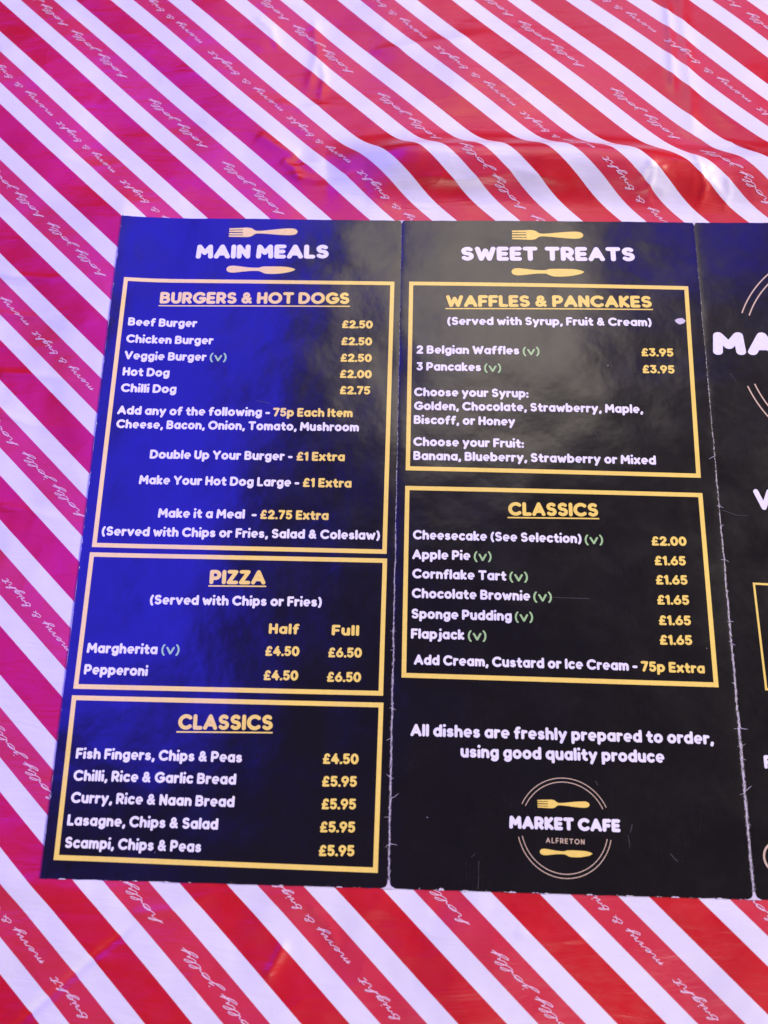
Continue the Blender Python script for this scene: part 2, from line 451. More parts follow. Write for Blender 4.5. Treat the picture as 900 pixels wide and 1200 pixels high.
XH = 0.69
def o_(w=.31): return arc(w, XH / 2, w, XH / 2, 0, 360, 22)
G = {
 'A': (.84, [[(0, 0), (.42, 1), (.84, 0)], [(.17, .30), (.67, .30)]]),
 'B': (.66, [[(0, 0), (0, 1), (.34, 1)] + arc(.34, .765, .26, .235, 90, -90) + [(0, .53)], [(.34, .53)] + arc(.37, .265, .29, .265, 90, -90) + [(0, 0)]]),
 'C': (.86, [arc(.5, .5, .5, .5, 48, 312, 18)]),
 'D': (.78, [[(0, 0), (0, 1), (.30, 1)] + arc(.30, .5, .48, .5, 90, -90, 12) + [(0, 0)]]),
 'E': (.52, [[(.52, 1), (0, 1), (0, 0), (.52, 0)], [(0, .5), (.46, .5)]]),
 'F': (.50, [[(.52, 1), (0, 1), (0, 0)], [(0, .47), (.44, .47)]]),
 'G': (.92, [arc(.5, .5, .5, .5, 48, 345, 20) + [(.94, .45), (.58, .45)]]),
 'H': (.66, [[(0, 0), (0, 1)], [(.66, 0), (.66, 1)], [(0, .5), (.66, .5)]]),
 'I': (.0, [[(0, 0), (0, 1)]]),
 'K': (.58, [[(0, 0), (0, 1)], [(.55, 1), (.06, .48), (.58, 0)]]),
 'L': (.46, [[(0, 1), (0, 0), (.48, 0)]]),
 'M': (.92, [[(0, 0), (.06, 1), (.46, .36), (.86, 1), (.92, 0)]]),
 'N': (.64, [[(0, 0), (0, 1), (.64, 0), (.64, 1)]]),
 'O': (1.0, [arc(.5, .5, .5, .5, 0, 360, 26)]),
 'P': (.62, [[(0, 0), (0, 1), (.32, 1)] + arc(.32, .69, .30, .31, 90, -90) + [(0, .38)]]),
 'R': (.62, [[(0, 0), (0, 1), (.32, 1)] + arc(.32, .70, .29, .30, 90, -90) + [(0, .40)], [(.30, .40), (.60, 0)]]),
 'S': (.60, [arc(.30, .755, .28, .245, 38, 270, 14) + arc(.30, .255, .30, .255, 90, -145, 14)]),
 'T': (.72, [[(0, 1), (.72, 1)], [(.36, 1), (.36, 0)]]),
 'U': (.66, [[(0, 1)] + arc(.33, .33, .33, .33, 180, 360, 12) + [(.66, 1)]]),
 'V': (.80, [[(0, 1), (.40, 0), (.80, 1)]]),
 'W': (1.16, [[(0, 1), (.28, 0), (.58, .82), (.88, 0), (1.16, 1)]]),
 'Y': (.76, [[(0, 1), (.38, .46), (.76, 1)], [(.38, .46), (.38, 0)]]),
 'Z': (.60, [[(.02, 1), (.58, 1), (0, 0), (.60, 0)]]),
 'a': (.60, [arc(.30, XH / 2, .30, XH / 2, 0, 360, 22), [(.60, XH), (.60, 0)]]),
 'b': (.62, [o_(), [(0, 1.02), (0, 0)]]),
 'c': (.52, [arc(.31, XH / 2, .31, XH / 2, 50, 310, 14)]),
 'd': (.62, [o_(), [(.62, 1.02), (.62, 0)]]),
 'e': (.60, [[(.05, .325), (.62, .325)] + arc(.31, XH / 2, .315, XH / 2 + .01, -3, 292, 18)]),
 'f': (.38, [arc(.36, .82, .22, .20, 80, 180, 6) + [(.14, 0)], [(0, .60), (.34, .60)]]),
 'g': (.60, [arc(.30, XH / 2, .30, XH / 2, 0, 360, 22), [(.60, XH)] + arc(.31, -.06, .29, .27, 0, -140, 9)]),
 'h': (.54, [[(0, 1.02), (0, 0)], arc(.27, .39, .27, .27, 180, 0, 9) + [(.54, 0)]]),
 'i': (.0, [[(0, .61), (0, 0)], [(0, 1.07), (.006, 1.07)]]),
 'j': (.16, [[(.16, .61)] + arc(-.02, -.14, .18, .18, 0, -85, 5), [(.16, 1.07), (.166, 1.07)]]),
 'k': (.48, [[(0, 1.02), (0, 0)], [(.44, .66), (.05, .30), (.48, 0)]]),
 'l': (.0, [[(0, 1.02), (0, 0)]]),
 'm': (.92, [[(0, XH), (0, 0)], arc(.23, .42, .23, .24, 180, 0, 9) + [(.46, 0)], arc(.69, .42, .23, .24, 180, 0, 9) + [(.92, 0)]]),
 'n': (.54, [[(0, XH), (0, 0)], arc(.27, .39, .27, .27, 180, 0, 9) + [(.54, 0)]]),
 'o': (.64, [o_(.32)]),
 'p': (.62, [o_(), [(0, XH), (0, -.34)]]),
 'q': (.62, [o_(), [(.62, XH), (.62, -.34)]]),
 'r': (.32, [[(0, XH), (0, 0)], arc(.26, .38, .26, .28, 180, 72, 6)]),
 's': (.46, [arc(.23, .495, .21, .165, 35, 270, 11) + arc(.23, .165, .23, .165, 90, -145, 11)]),
 't': (.38, [[(.16, .92)] + arc(.36, .19, .20, .19, 180, 275, 6), [(0, .62), (.38, .62)]]),
 'u': (.54, [[(0, XH)] + arc(.27, .27, .27, .27, 180, 360, 9), [(.54, XH), (.54, 0)]]),
 'v': (.60, [[(0, XH), (.30, 0), (.60, XH)]]),
 'w': (.90, [[(0, XH), (.23, 0), (.45, .56), (.67, 0), (.90, XH)]]),
 'x': (.54, [[(0, XH), (.54, 0)], [(.54, XH), (0, 0)]]),
 'y': (.60, [[(0, XH), (.31, .02)], [(.60, XH), (.31, .02), (.15, -.34)]]),
 '0': (.64, [arc(.32, .5, .32, .5, 0, 360, 26)]),
 '1': (.22, [[(0, .84), (.20, 1), (.20, 0)]]),
 '2': (.58, [arc(.28, .72, .27, .28, 160, -35, 12) + [(0, 0), (.58, 0)]]),
 '3': (.56, [[(.02, 1), (.52, 1), (.24, .58)] + arc(.26, .29, .29, .29, 85, -150, 13)]),
 '4': (.66, [[(.40, 1), (0, .30), (.66, .30)], [(.48, .62), (.48, 0)]]),
 '5': (.56, [[(.52, 1), (.07, 1), (.05, .54)] + arc(.26, .31, .29, .31, 95, -145, 13)]),
 '6': (.62, [arc(.31, .30, .31, .30, 0, 360, 20), [(.42, 1), (.05, .44)]]),
 '7': (.56, [[(0, 1), (.56, 1), (.18, 0)]]),
 '9': (.62, [arc(.31, .70, .31, .30, 0, 360, 20), [(.58, .58), (.24, 0)]]),
 '&': (.74, [[(.72, 0), (.17, .62)] + arc(.33, .79, .20, .21, 215, -40, 12) + [(.12, .42)] + arc(.26, .25, .26, .25, 130, 300, 9) + [(.68, .42)]]),
 '£': (.62, [arc(.38, .76, .22, .24, 25, 180, 9) + [(.18, .40), (.02, 0), (.60, 0)], [(0, .44), (.44, .44)]]),
 '(': (.20, [arc(.46, .42, .46, .74, 128, 232, 10)]),
 ')': (.20, [arc(-.26, .42, .46, .74, 52, -52, 10)]),
 ',': (.06, [[(.06, .0), (.0, -.20)]]),
 '.': (.0, [[(0, 0), (.006, 0)]]),
 ':': (.0, [[(0, 0), (.006, 0)], [(0, .50), (.006, .50)]]),
 '-': (.30, [[(0, .36), (.30, .36)]]),
}
_cache = {}
THIN = {'e': .80, 's': .88, '&': .86, 'a': .95, 'g': .93, '3': .92, '5': .92, '6': .92, '9': .92, 'B': .94, 'S': .95, '£': .9, '(': .9, ')': .9}
def glyph(ch, w):
    k = (ch, w)
    if k not in _cache:
        h = w / 2; sc = 1 - w
        adv, st = G[ch]
        _cache[k] = (adv * sc + w, *strokes_mesh([[(h + x * sc, h + y * sc) for x, y in s] for s in st], h * THIN.get(ch, 1.0)))
    return _cache[k]

def layout(text, w, sp, space=.30):
    V, F, x, last = [], [], 0.0, 0.0
    for ch in text:
        if ch == ' ': x += space; continue
        adv, gv, gf = glyph(ch, w)
        b = len(V)
        V += [(vx + x, vy) for vx, vy in gv]; F += [[i + b for i in f] for f in gf]
        last = x + adv; x = last + sp
    return V, F, last

# ------------------------------------------------------------------ the menu
LIFT = 0.05

menu = bpy.data.objects.new('menu', None); COL.objects.link(menu)
menu.empty_display_size = 0.05
tag(menu, 'black trifold cafe menu with gold boxes and white lettering lying open on the striped tablecloth', 'menu')

def build_panel(xa, xb, left, right):
    nx, ny = 42, 72
    xs = xa + (xb - xa) * (0.5 - 0.5 * np.cos(np.pi * np.linspace(0, 1, nx + 1)))
    ys = np.linspace(0, HT, ny + 1)
    X, Y = np.meshgrid(xs, ys); Zt = menu_z(X, Y); Zb = Zt - 0.36
    # slightly frayed outline
    if left: X[:, 0] += RNG.normal(0, .05, ny + 1)
    Y[0, :] += RNG.normal(0, .06, nx + 1); Y[-1, :] += RNG.normal(0, .05, nx + 1)
    if not left: Y[0, 0] = 0; Y[-1, 0] = HT
    if not right: Y[0, -1] = 0; Y[-1, -1] = HT
    nv = (nx + 1) * (ny + 1)
    V = np.concatenate([np.stack([X, Y, Zt], -1).reshape(-1, 3), np.stack([X, Y, Zb], -1).reshape(-1, 3), np.stack([X, Y, Zt], -1).reshape(-1, 3)])
    I = lambda i, j, k=0: k * nv + j * (nx + 1) + i
    F = [(I(i, j), I(i + 1, j), I(i + 1, j + 1), I(i, j + 1)) for j in range(ny) for i in range(nx)]
    nt = len(F)
    F += [(I(i, j, 1), I(i, j + 1, 1), I(i + 1, j + 1, 1), I(i + 1, j, 1)) for j in range(ny) for i in range(nx)]
    F += [(I(i, 0, 1), I(i + 1, 0, 1), I(i + 1, 0, 2), I(i, 0, 2)) for i in range(nx)]
    F += [(I(i, ny, 2), I(i + 1, ny, 2), I(i + 1, ny, 1), I(i, ny, 1)) for i in range(nx)]
    if left: F += [(I(0, j, 2), I(0, j + 1, 2), I(0, j + 1, 1), I(0, j, 1)) for j in range(ny)]
    if right: F += [(I(nx, j, 1), I(nx, j + 1, 1), I(nx, j + 1, 2), I(nx, j, 2)) for j in range(ny)]
    used = sorted({i for f in F for i in f}); re_ = {a: b for b, a in enumerate(used)}
    V = V[used]; F = [tuple(re_[i] for i in f) for f in F]
    o = add_mesh('panel', V, F, M_BLACK, menu)
    o.data.materials.append(M_PAPER)
    for k, p in enumerate(o.data.polygons):
        if k < nt: p.use_smooth = True
        else: p.material_index = 1
    return o
PANELS = [build_panel(0, F1, True, False), build_panel(F1, F2, False, False), build_panel(F2, XR, False, True)]
PANELS[0]['label'] = 'left panel headed MAIN MEALS'
PANELS[1]['label'] = 'middle panel headed SWEET TREATS'
PANELS[2]['label'] = 'right cover panel with the large round emblem'

def ink_mesh(name, V2, F, mat, panel, lift=LIFT):
    V2 = np.asarray(V2, float)
    z = menu_z(V2[:, 0], V2[:, 1]) + lift
    return add_mesh(name, np.column_stack([V2, z]), F, mat, PANELS[panel], False)

def text(name, s, L, R, cap, mat, panel, w=.242, sp=.05, space=.29):
    """one printed line between two baseline pixels L and R, capitals cap mm tall"""
    V, F, width = layout(s, w, sp, space)
    a, b = unproj(*L), unproj(*R)
    l = np.linalg.norm(b - a); ex = (b - a) / l; ey = np.array([-ex[1], ex[0]])
    V = np.asarray(V)
    ratio = l / width / cap
    STATS.append((s, round(ratio, 3)))
    W = a + np.outer(V[:, 0] * l / width, ex) + np.outer(V[:, 1] * cap, ey)
    return ink_mesh(name, W, F, mat, panel)
STATS = []

def crop(x0, y0, s): return lambda x, y: (x0 + x / s, y0 + y / s)
cA = crop(100, 240, 900 / 380); cB = crop(90, 460, 900 / 390); cC = crop(40, 640, 900 / 430); cD = crop(40, 800, 900 / 430)
cE = crop(450, 240, 900 / 380); cF = crop(450, 440, 2.25); cG = crop(450, 640, 2.0); cH = crop(580, 900, 5.625)

BODY, PRICE, HEAD, TITLE = 3.0, 2.95, 4.35, 5.35
def line(c, s, x0, y0, x1, y1, panel, mat=M_WHITE, cap=BODY, name='menu_line', **k):
    return text(name, s, c(x0, y0), c(x1, y1), cap, mat, panel, **k)
def vmark(c, x0, x1, y, panel):
    return line(c, '(v)', x0, y, x1, y + .3, panel, M_GREEN, 3.0, 'vegetarian_mark', w=.16, sp=.05)
def price(c, s, x0, x1, y, panel):
    return line(c, s, x0, y - .3, x1, y + .6, panel, M_GOLD, PRICE, 'price', w=.245, sp=.03)

def strip(name, a, b, t, mat, panel, lift=LIFT):
    """straight printed rule between points a and b (mm), t mm thick"""
    a, b = np.array(a), np.array(b); l = np.linalg.norm(b - a); ex = (b - a) / l; ey = np.array([-ex[1], ex[0]])
    n = max(2, int(l / 5)); V = []; F = []
    for i in range(n + 1):
        p = a + ex * l * i / n; V += [p - ey * t / 2, p + ey * t / 2]
    for i in range(n): F.append((2 * i, 2 * i + 2, 2 * i + 3, 2 * i + 1))
    return ink_mesh(name, V, F, mat, panel, lift)

def rule(c, x0, y0, x1, y1, panel, mat=M_GOLD, t=.42):
    return strip('underline', unproj(*c(x0, y0)), unproj(*c(x1, y1)), t, mat, panel)

def frame(quad, t, panel, mat=M_GOLD):
    """hollow printed box: outer corners (px) top-left, top-right, bottom-right, bottom-left"""
    Q = [np.array(unproj(*q)) for q in quad]
    C = sum(Q) / 4
    def inset(i):
        p, a, b = Q[i], Q[i - 1], Q[(i + 1) % 4]
        ua = (a - p) / np.linalg.norm(a - p); ub = (b - p) / np.linalg.norm(b - p)
        return p + (ua + ub) * t
    J = [inset(i) for i in range(4)]
    V, F = [], []
    for i in range(4):
        k = (i + 1) % 4
        n = max(2, int(np.linalg.norm(Q[k] - Q[i]) / 5)); b0 = len(V)
        for m in range(n + 1):
            V += [Q[i] + (Q[k] - Q[i]) * m / n, J[i] + (J[k] - J[i]) * m / n]
        F += [(b0 + 2 * m, b0 + 2 * m + 1, b0 + 2 * m + 3, b0 + 2 * m + 2) for m in range(n)]
    return ink_mesh('gold_box', V, F, mat, panel)

def refine_outline(top, bot):
    """closed outline from an upper and a lower profile, smoothed"""
    def cr(p):
        out = []
        q = [p[0]] + list(p) + [p[-1]]
        for i in range(1, len(q) - 2):
            for k in range(5):
                t = k / 5
                out.append(tuple(0.5 * ((2 * q[i][d]) + (-q[i-1][d] + q[i+1][d]) * t + (2*q[i-1][d] - 5*q[i][d] + 4*q[i+1][d] - q[i+2][d]) * t*t + (-q[i-1][d] + 3*q[i][d] - 3*q[i+1][d] + q[i+2][d]) * t**3) for d in (0, 1)))
        out.append(p[-1]); return out
    return cr(top) + cr(bot)[1:-1]
def fork_shape():
    top = [(.20, .076), (.27, .078), (.33, .066), (.365, .040), (.40, .024), (.46, .022), (.58, .032), (.72, .047), (.86, .056), (.94, .052), (.985, .030), (1.0, .0)]
    bot = [(1.0, .0), (.985, -.030), (.94, -.052), (.86, -.056), (.72, -.047), (.58, -.032), (.46, -.022), (.40, -.024), (.365, -.040), (.33, -.066), (.27, -.078), (.20, -.076)]
    polys = [refine_outline(top, bot)]
    for y0, y1 in ((.058, .062), (.021, .022), (-.021, -.022), (-.058, -.062)):
        polys.append([(.0, y0 + .004), (.008, y0 + .012), (.23, y1 + .0145), (.23, y1 - .0145), (.008, y0 - .012), (.0, y0 - .004)])
    return union(polys)
def knife_shape():
    top = [(0, 0), (.015, .034), (.06, .053), (.12, .054), (.22, .042), (.34, .028), (.46, .026), (.50, .038), (.55, .046), (.72, .048), (.86, .043), (.95, .026), (1.0, .003)]
    bot = [(1.0, .003), (.95, -.028), (.86, -.052), (.76, -.068), (.64, -.073), (.56, -.066), (.50, -.040), (.46, -.027), (.34, -.029), (.22, -.043), (.12, -.055), (.06, -.053), (.015, -.034), (0, 0)]
    return union([refine_outline(top, bot)])
FORK, KNIFE = fork_shape(), knife_shape()
def icon(name, shape, Lpx, Rpx, panel, mat=M_GOLD, thick=1.0):
    a, b = unproj(*Lpx), unproj(*Rpx); l = np.linalg.norm(b - a); ex = (b - a) / l; ey = np.array([-ex[1], ex[0]])
    V = np.asarray(shape[0])
    W = a + np.outer(V[:, 0] * l, ex) + np.outer(V[:, 1] * l * thick, ey)
    return ink_mesh(name, W, shape[1], mat, panel)

def ring_arc(cx, cy, r, a0, a1, t, panel, mat, name='emblem_ring', n=60):
    V, F = [], []
    for k in range(n + 1):
        a = math.radians(a0 + (a1 - a0) * k / n)
        for q in (r - t / 2, r + t / 2): V.append((cx + q * math.cos(a), cy + q * math.sin(a)))
    F = [(2 * k, 2 * k + 1, 2 * k + 3, 2 * k + 2) for k in range(n)]
    return ink_mesh(name, V, F, mat, panel)

# ---- left panel
icon('fork_icon', FORK, cA(400, 81), cA(590, 78), 0)
line(cA, 'MAIN MEALS', 308, 153, 676, 152, 0, M_WHITE, TITLE, 'title', w=.27, sp=.045, space=.28)
icon('knife_icon', KNIFE, cA(393, 182), cA(584, 183), 0)
frame([cA(113, 209), cA(858, 215), cB(838, 437), cB(45, 420)], 1.35, 0)
line(cA, 'BURGERS & HOT DOGS', 208, 278, 733, 278, 0, M_GOLD, HEAD, 'heading', w=.25, sp=.05, space=.27)
rule(cA, 206, 284, 735, 284, 0)
for s, x1, y, pr, pl, prr in (('Beef Burger', 311, 341, '£2.50', 712, 798), ('Chicken Burger', 356, 388, '£2.50', 710, 796), ('Veggie Burger', 337, 434, '£2.50', 708, 795), ('Hot Dog', 235, 479, '£2.00', 706, 795), ('Chilli Dog', 254, 524, '£2.75', 706, 791)):
    x0 = 122 - (y - 341) * .109
    line(cA, s, x0, y, x1, y + (x1 - x0) * .012, 0)
    price(cA, pr, pl, prr, y + 4, 0)
vmark(cA, 346, 393, 437, 0)
line(cB, 'Add any of the following -', 113, 63, 523, 67, 0); line(cB, '75p Each Item', 531, 67, 746, 68.5, 0, M_GOLD)
line(cB, 'Cheese, Bacon, Onion, Tomato, Mushroom', 110, 100, 763, 107, 0)
line(cB, 'Double Up Your Burger -', 199, 181, 584, 186, 0); line(cB, '£1 Extra', 594, 186, 725, 187.5, 0, M_GOLD)
line(cB, 'Make Your Hot Dog Large -', 170, 250, 602, 257, 0); line(cB, '£1 Extra', 611, 257, 743, 259, 0, M_GOLD)
line(cB, 'Make it a Meal', 221, 340, 455, 343, 0); line(cB, '-', 473, 343, 487, 343.2, 0); line(cB, '£2.75 Extra', 496, 343.5, 681, 346.5, 0, M_GOLD)
line(cB, '(Served with Chips or Fries, Salad & Coleslaw)', 70, 389, 820, 399.5, 0)
frame([cC(141, 17), cC(866, 31), cC(856, 367), cC(100, 350)], 1.35, 0)
line(cC, 'PIZZA', 431, 94, 568, 95, 0, M_GOLD, HEAD, 'heading', w=.25, sp=.05)
rule(cC, 429, 98.5, 570, 99.5, 0)
line(cC, '(Served with Chips or Fries)', 285, 144, 706, 149.5, 0)
line(cC, 'Half', 576, 215.5, 650, 217, 0, M_GOLD, 3.1, 'column_head', sp=.09); line(cC, 'Full', 730, 219, 797, 220.5, 0, M_GOLD, 3.1, 'column_head', sp=.09)
line(cC, 'Margherita', 132, 262.5, 304, 266, 0); vmark(cC, 313, 358, 266, 0)
line(cC, 'Pepperoni', 125, 315, 280, 319, 0)
price(cC, '£4.50', 567, 651, 270, 0); price(cC, '£6.50', 721, 804, 273.5, 0)
price(cC, '£4.50', 563, 648, 329.5, 0); price(cC, '£6.50', 718, 802, 333.5, 0)
frame([cC(97, 366), cC(857, 384), cD(843, 466), cD(52, 433)], 1.35, 0)
line(cD, 'CLASSICS', 354, 115, 586, 117, 0, M_GOLD, HEAD, 'heading', w=.25, sp=.05)
rule(cD, 351, 120.5, 586, 122.5, 0)
for s, x0, y0, x1, y1, pr, p0, p1, py in (
    ('Fish Fingers, Chips & Peas', 105, 186, 511, 196, '£4.50', 708, 796, 199.5),
    ('Chilli, Rice & Garlic Bread', 99, 240, 496, 250, '£5.95', 706, 792, 255),
    ('Curry, Rice & Naan Bread', 93, 294, 492, 305, '£5.95', 705, 790, 310.5),
    ('Lasagne, Chips & Salad', 84, 349, 452, 360, '£5.95', 701, 788, 367),
    ('Scampi, Chips & Peas', 78, 404, 411, 415.5, '£5.95', 698, 786, 425)):
    line(cD, s, x0, y0, x1, y1, 0); price(cD, pr, p0, p1, py, 0)

# ---- middle panel
icon('fork_icon', FORK, cE(354, 87), cE(552, 88), 1)
line(cE, 'SWEET TREATS', 213, 158, 696, 160, 1, M_WHITE, TITLE, 'title', w=.27, sp=.05, space=.34)
icon('knife_icon', KNIFE, cE(353, 189), cE(555, 190), 1)
frame([cE(70, 215), cE(843, 228), cF(834, 271), cF(57, 251)], 1.35, 1)
line(cE, 'WAFFLES & PANCAKES', 172, 286, 743, 288, 1, M_GOLD, HEAD, 'heading', w=.25, sp=.05, space=.27)
rule(cE, 170, 290.5, 745, 293, 1)
line(cE, '(Served with Syrup, Fruit & Cream)', 175, 336, 742, 339.5, 1)
line(cE, '2 Belgian Waffles', 90, 415, 375, 418.5, 1); vmark(cE, 384, 431, 420, 1); price(cE, '£3.95', 713, 803, 423, 1)
line(cE, '3 Pancakes', 90, 461.5, 269, 464.5, 1); vmark(cE, 277, 325, 466, 1); price(cE, '£3.95', 716, 806, 470, 1)
line(cF, 'Choose your Syrup:', 79, 56, 380, 61, 1)
line(cF, 'Golden, Chocolate, Strawberry, Maple,', 79, 92.5, 682, 102, 1)
line(cF, 'Biscoff, or Honey', 78, 129, 345, 135, 1)
line(cF, 'Choose your Fruit:', 77, 187, 368, 193, 1)
line(cF, 'Banana, Blueberry, Strawberry or Mixed', 77, 224, 716, 237, 1)
frame([cF(56, 292), cF(838, 311), cG(783, 331), cG(41, 308)], 1.35, 1)
line(cF, 'CLASSICS', 327, 371, 564, 374, 1, M_GOLD, HEAD, 'heading', w=.25, sp=.05)
rule(cF, 325, 376, 566, 379, 1)
line(cF, 'Cheesecake (See Selection)', 76, 433, 520, 444, 1); vmark(cF, 528, 577, 446, 1); price(cF, '£2.00', 704, 797, 450, 1)
for s, x0, y0, x1, y1, v0, v1, p0, p1, py in (
    ('Apple Pie', 66, 31, 202, 34, 210, 252, 633, 707, 46),
    ('Cornflake Tart', 66, 76, 286, 82, 293, 337, 636, 711, 91),
    ('Chocolate Brownie', 65, 122, 342, 129, 349, 393, 639, 715, 138),
    ('Sponge Pudding', 64, 170, 299, 176, 306, 349, 643, 719, 186),
    ('Flapjack', 63, 217, 188, 220, 196, 240, 645, 722, 232)):
    line(cG, s, x0, y0, x1, y1, 1); vmark(cG, v0, v1, y1 + 1.5, 1); price(cG, s and '£1.65', p0, p1, py, 1)
line(cG, 'Add Cream, Custard or Ice Cream -', 70, 278, 593, 293, 1); line(cG, '75p Extra', 601, 294, 751, 299, 1, M_GOLD)
line(cG, 'All dishes are freshly prepared to order,', 62, 445, 772, 465, 1, cap=3.4)
line(cG, 'using good quality produce', 179, 495, 656, 508, 1, cap=3.4)
# emblem
ta, tb = unproj(*cH(432, 62)), unproj(*cH(478, 728))
ec = (ta + tb) / 2; er = np.linalg.norm(ta - tb) / 2
for rr in (er - .12, er - 1.18):
    ring_arc(ec[0], ec[1], rr, 25, 153, .21, 1, M_LINE); ring_arc(ec[0], ec[1], rr, 192, 347, .21, 1, M_LINE)
icon('fork_icon', FORK, cH(277, 233), cH(620, 240), 1)
line(cH, 'MARKET CAFE', 92, 396, 823, 421, 1, M_WHITE, 3.35, 'emblem_name', w=.28, sp=.04, space=.26)
line(cH, 'ALFRETON', 333, 490, 587, 502, 1, M_LINE, 1.35, 'emblem_town', w=.17, sp=.26)
icon('knife_icon', KNIFE, cH(293, 549), cH(640, 563), 1)

# ---- right panel (only its left margin is in the photograph)
cJ = crop(800, 250, 4.8)
a = unproj(*cJ(170, 799)); b = unproj(*cJ(355, 801))
mw = layout('M', .28, 0)[2]; Vt, Ft, wt = layout('MARKET CAFE', .28, .05, .28)
k = np.linalg.norm(b - a) / mw
ex = (b - a) / np.linalg.norm(b - a); ex = (ex + np.array([1, 0])) / np.linalg.norm(ex + np.array([1, 0])); ey = np.array([-ex[1], ex[0]])
Vt = np.asarray(Vt); ink_mesh('emblem_name', a + np.outer(Vt[:, 0] * k, ex) + np.outer(Vt[:, 1] * 8.1, ey), Ft, M_WHITE, 2)
# circle through three measured points of the outer ring
def circ(p, q, r):
    A = 2 * np.array([q - p, r - p]); B = np.array([q @ q - p @ p, r @ r - p @ p]); c = np.linalg.solve(A, B); return c, np.linalg.norm(p - c)
p1, p2, p3 = (unproj(*cJ(330, 565)), unproj(*cJ(480, 345)), unproj(*cJ(362, 975)))
cc, cr_ = circ(p1, p2, p3)
a1 = math.degrees(math.atan2(*(p1 - cc)[::-1])); a3 = math.degrees(math.atan2(*(p3 - cc)[::-1])) % 360
for rr in (cr_, cr_ - 2.4):
    ring_arc(cc[0], cc[1], rr, 180 - a1, a1, .42, 2, M_LINE); ring_arc(cc[0], cc[1], rr, a3, 540 - a3, .42, 2, M_LINE)
cK = crop(800, 480, 5.45); cL = crop(800, 660, 5.45); cM = crop(800, 850, 5.22)
frame([cL(443, 125), (1010, 690), (1030, 815), cL(523, 812)], .62, 2, M_GOLD)
va = unproj(892.5, 598.0)
V_, F_, w_ = layout('V', .24, .05); V_ = np.asarray(V_)
ink_mesh('heading', va + np.array([-2.2, 0]) + V_ * 6.6, F_, M_WHITE, 2)
fa = unproj(*cM(497, 264)); V_, F_, w_ = layout('F', .26, .05); V_ = np.asarray(V_)
ink_mesh('menu_line', fa + V_ * 3.6, F_, M_WHITE, 2)
ga = unproj(*cM(494, 805)); ring_arc(ga[0] + 3.9, ga[1], 3.9, 0, 360, .55, 2, M_LINE, 'contact_badge', 48)

# ---- wear: cracks running out of the folds, split fold ends, chips
def blade(pts, w0, w1, jag=.0):
    """tapered ragged mark along a polyline (mm)"""
    V, F = [], []
    n = len(pts)
    for i, p in enumerate(pts):
        a = np.array(pts[max(0, i - 1)]); b = np.array(pts[min(n - 1, i + 1)])
        d = (b - a) / (np.linalg.norm(b - a) + 1e-9); m = np.array([-d[1], d[0]])
        w = (w0 + (w1 - w0) * i / (n - 1)) * (1 + random.uniform(-jag, jag)) / 2
        V += [np.array(p) - m * w, np.array(p) + m * w]
    return V, [(2 * i, 2 * i + 2, 2 * i + 3, 2 * i + 1) for i in range(n - 1)]
def crack(p, ang, ln, w=.13):
    pts = [np.array(p)]; a = ang
    for i in range(4):
        a += random.uniform(-.35, .35)
        pts.append(pts[-1] + np.array([math.cos(a), math.sin(a)]) * ln / 4)
    return blade(pts, w, .05, .4)
for fx, panel, spots in ((F1, 0, (740, 762, 830, 865, 910, 935, 958, 988)), (F2, 1, (535, 564, 594, 616, 656, 693, 728, 754, 801, 809, 853, 873, 889, 927, 966))):
    parts = []
    tops, bots = ((470, 258), (456, 1041)) if panel == 0 else ((812, 263), (884, 1055))
    for py in spots:
        t = (py - tops[1]) / (bots[1] - tops[1])
        yy = unproj(tops[0] + (bots[0] - tops[0]) * t, py)[1]
        ln = random.choice((.5, .7, .9, 1.2, 1.7)) * random.uniform(.8, 1.2) * (1.0 if py < 840 else 1.35)
        sgn = random.choice((0, math.pi))
        parts.append(crack((fx + .1 * math.cos(sgn), yy), sgn + random.uniform(-.5, .5), ln))
        if random.random() < .6: parts.append(crack((fx - .1 * math.cos(sgn), yy + random.uniform(-.5, .5)), math.pi - sgn + random.uniform(-.6, .6), ln * .6))
    for q, (V, F) in enumerate(parts): ink_mesh('fold_crack', V, F, M_PAPER, panel, .030 + .001 * (q % 9))
    # frayed split at the two ends of the fold
    parts = []
    for y0, s, k in ((-.12, 1, 1.0), (HT + .1, -1, .55)):
        out = [(-2.3, 0), (-1.5, .25), (-.8, .55), (-.42, 1.1), (-.25, 2.0), (.22, 2.1), (.40, 1.2), (.85, .6), (1.5, .3), (2.1, 0)]
        V = [(fx + x * k, y0 + s * y * k + random.uniform(-.05, .05)) for x, y in out]
        parts.append((V, [tuple(range(len(V)))]))
    for V, F in parts: ink_mesh('frayed_fold_end', V, F, M_PAPER, panel, .042)
chip_px = [(790, 376), (794, 374), (799, 373.5), (803, 376.5), (801, 379.5), (796, 381), (792, 379)]
ink_mesh('chip', [unproj(*q) for q in chip_px], [tuple(range(len(chip_px)))], M_PAPER, 1)
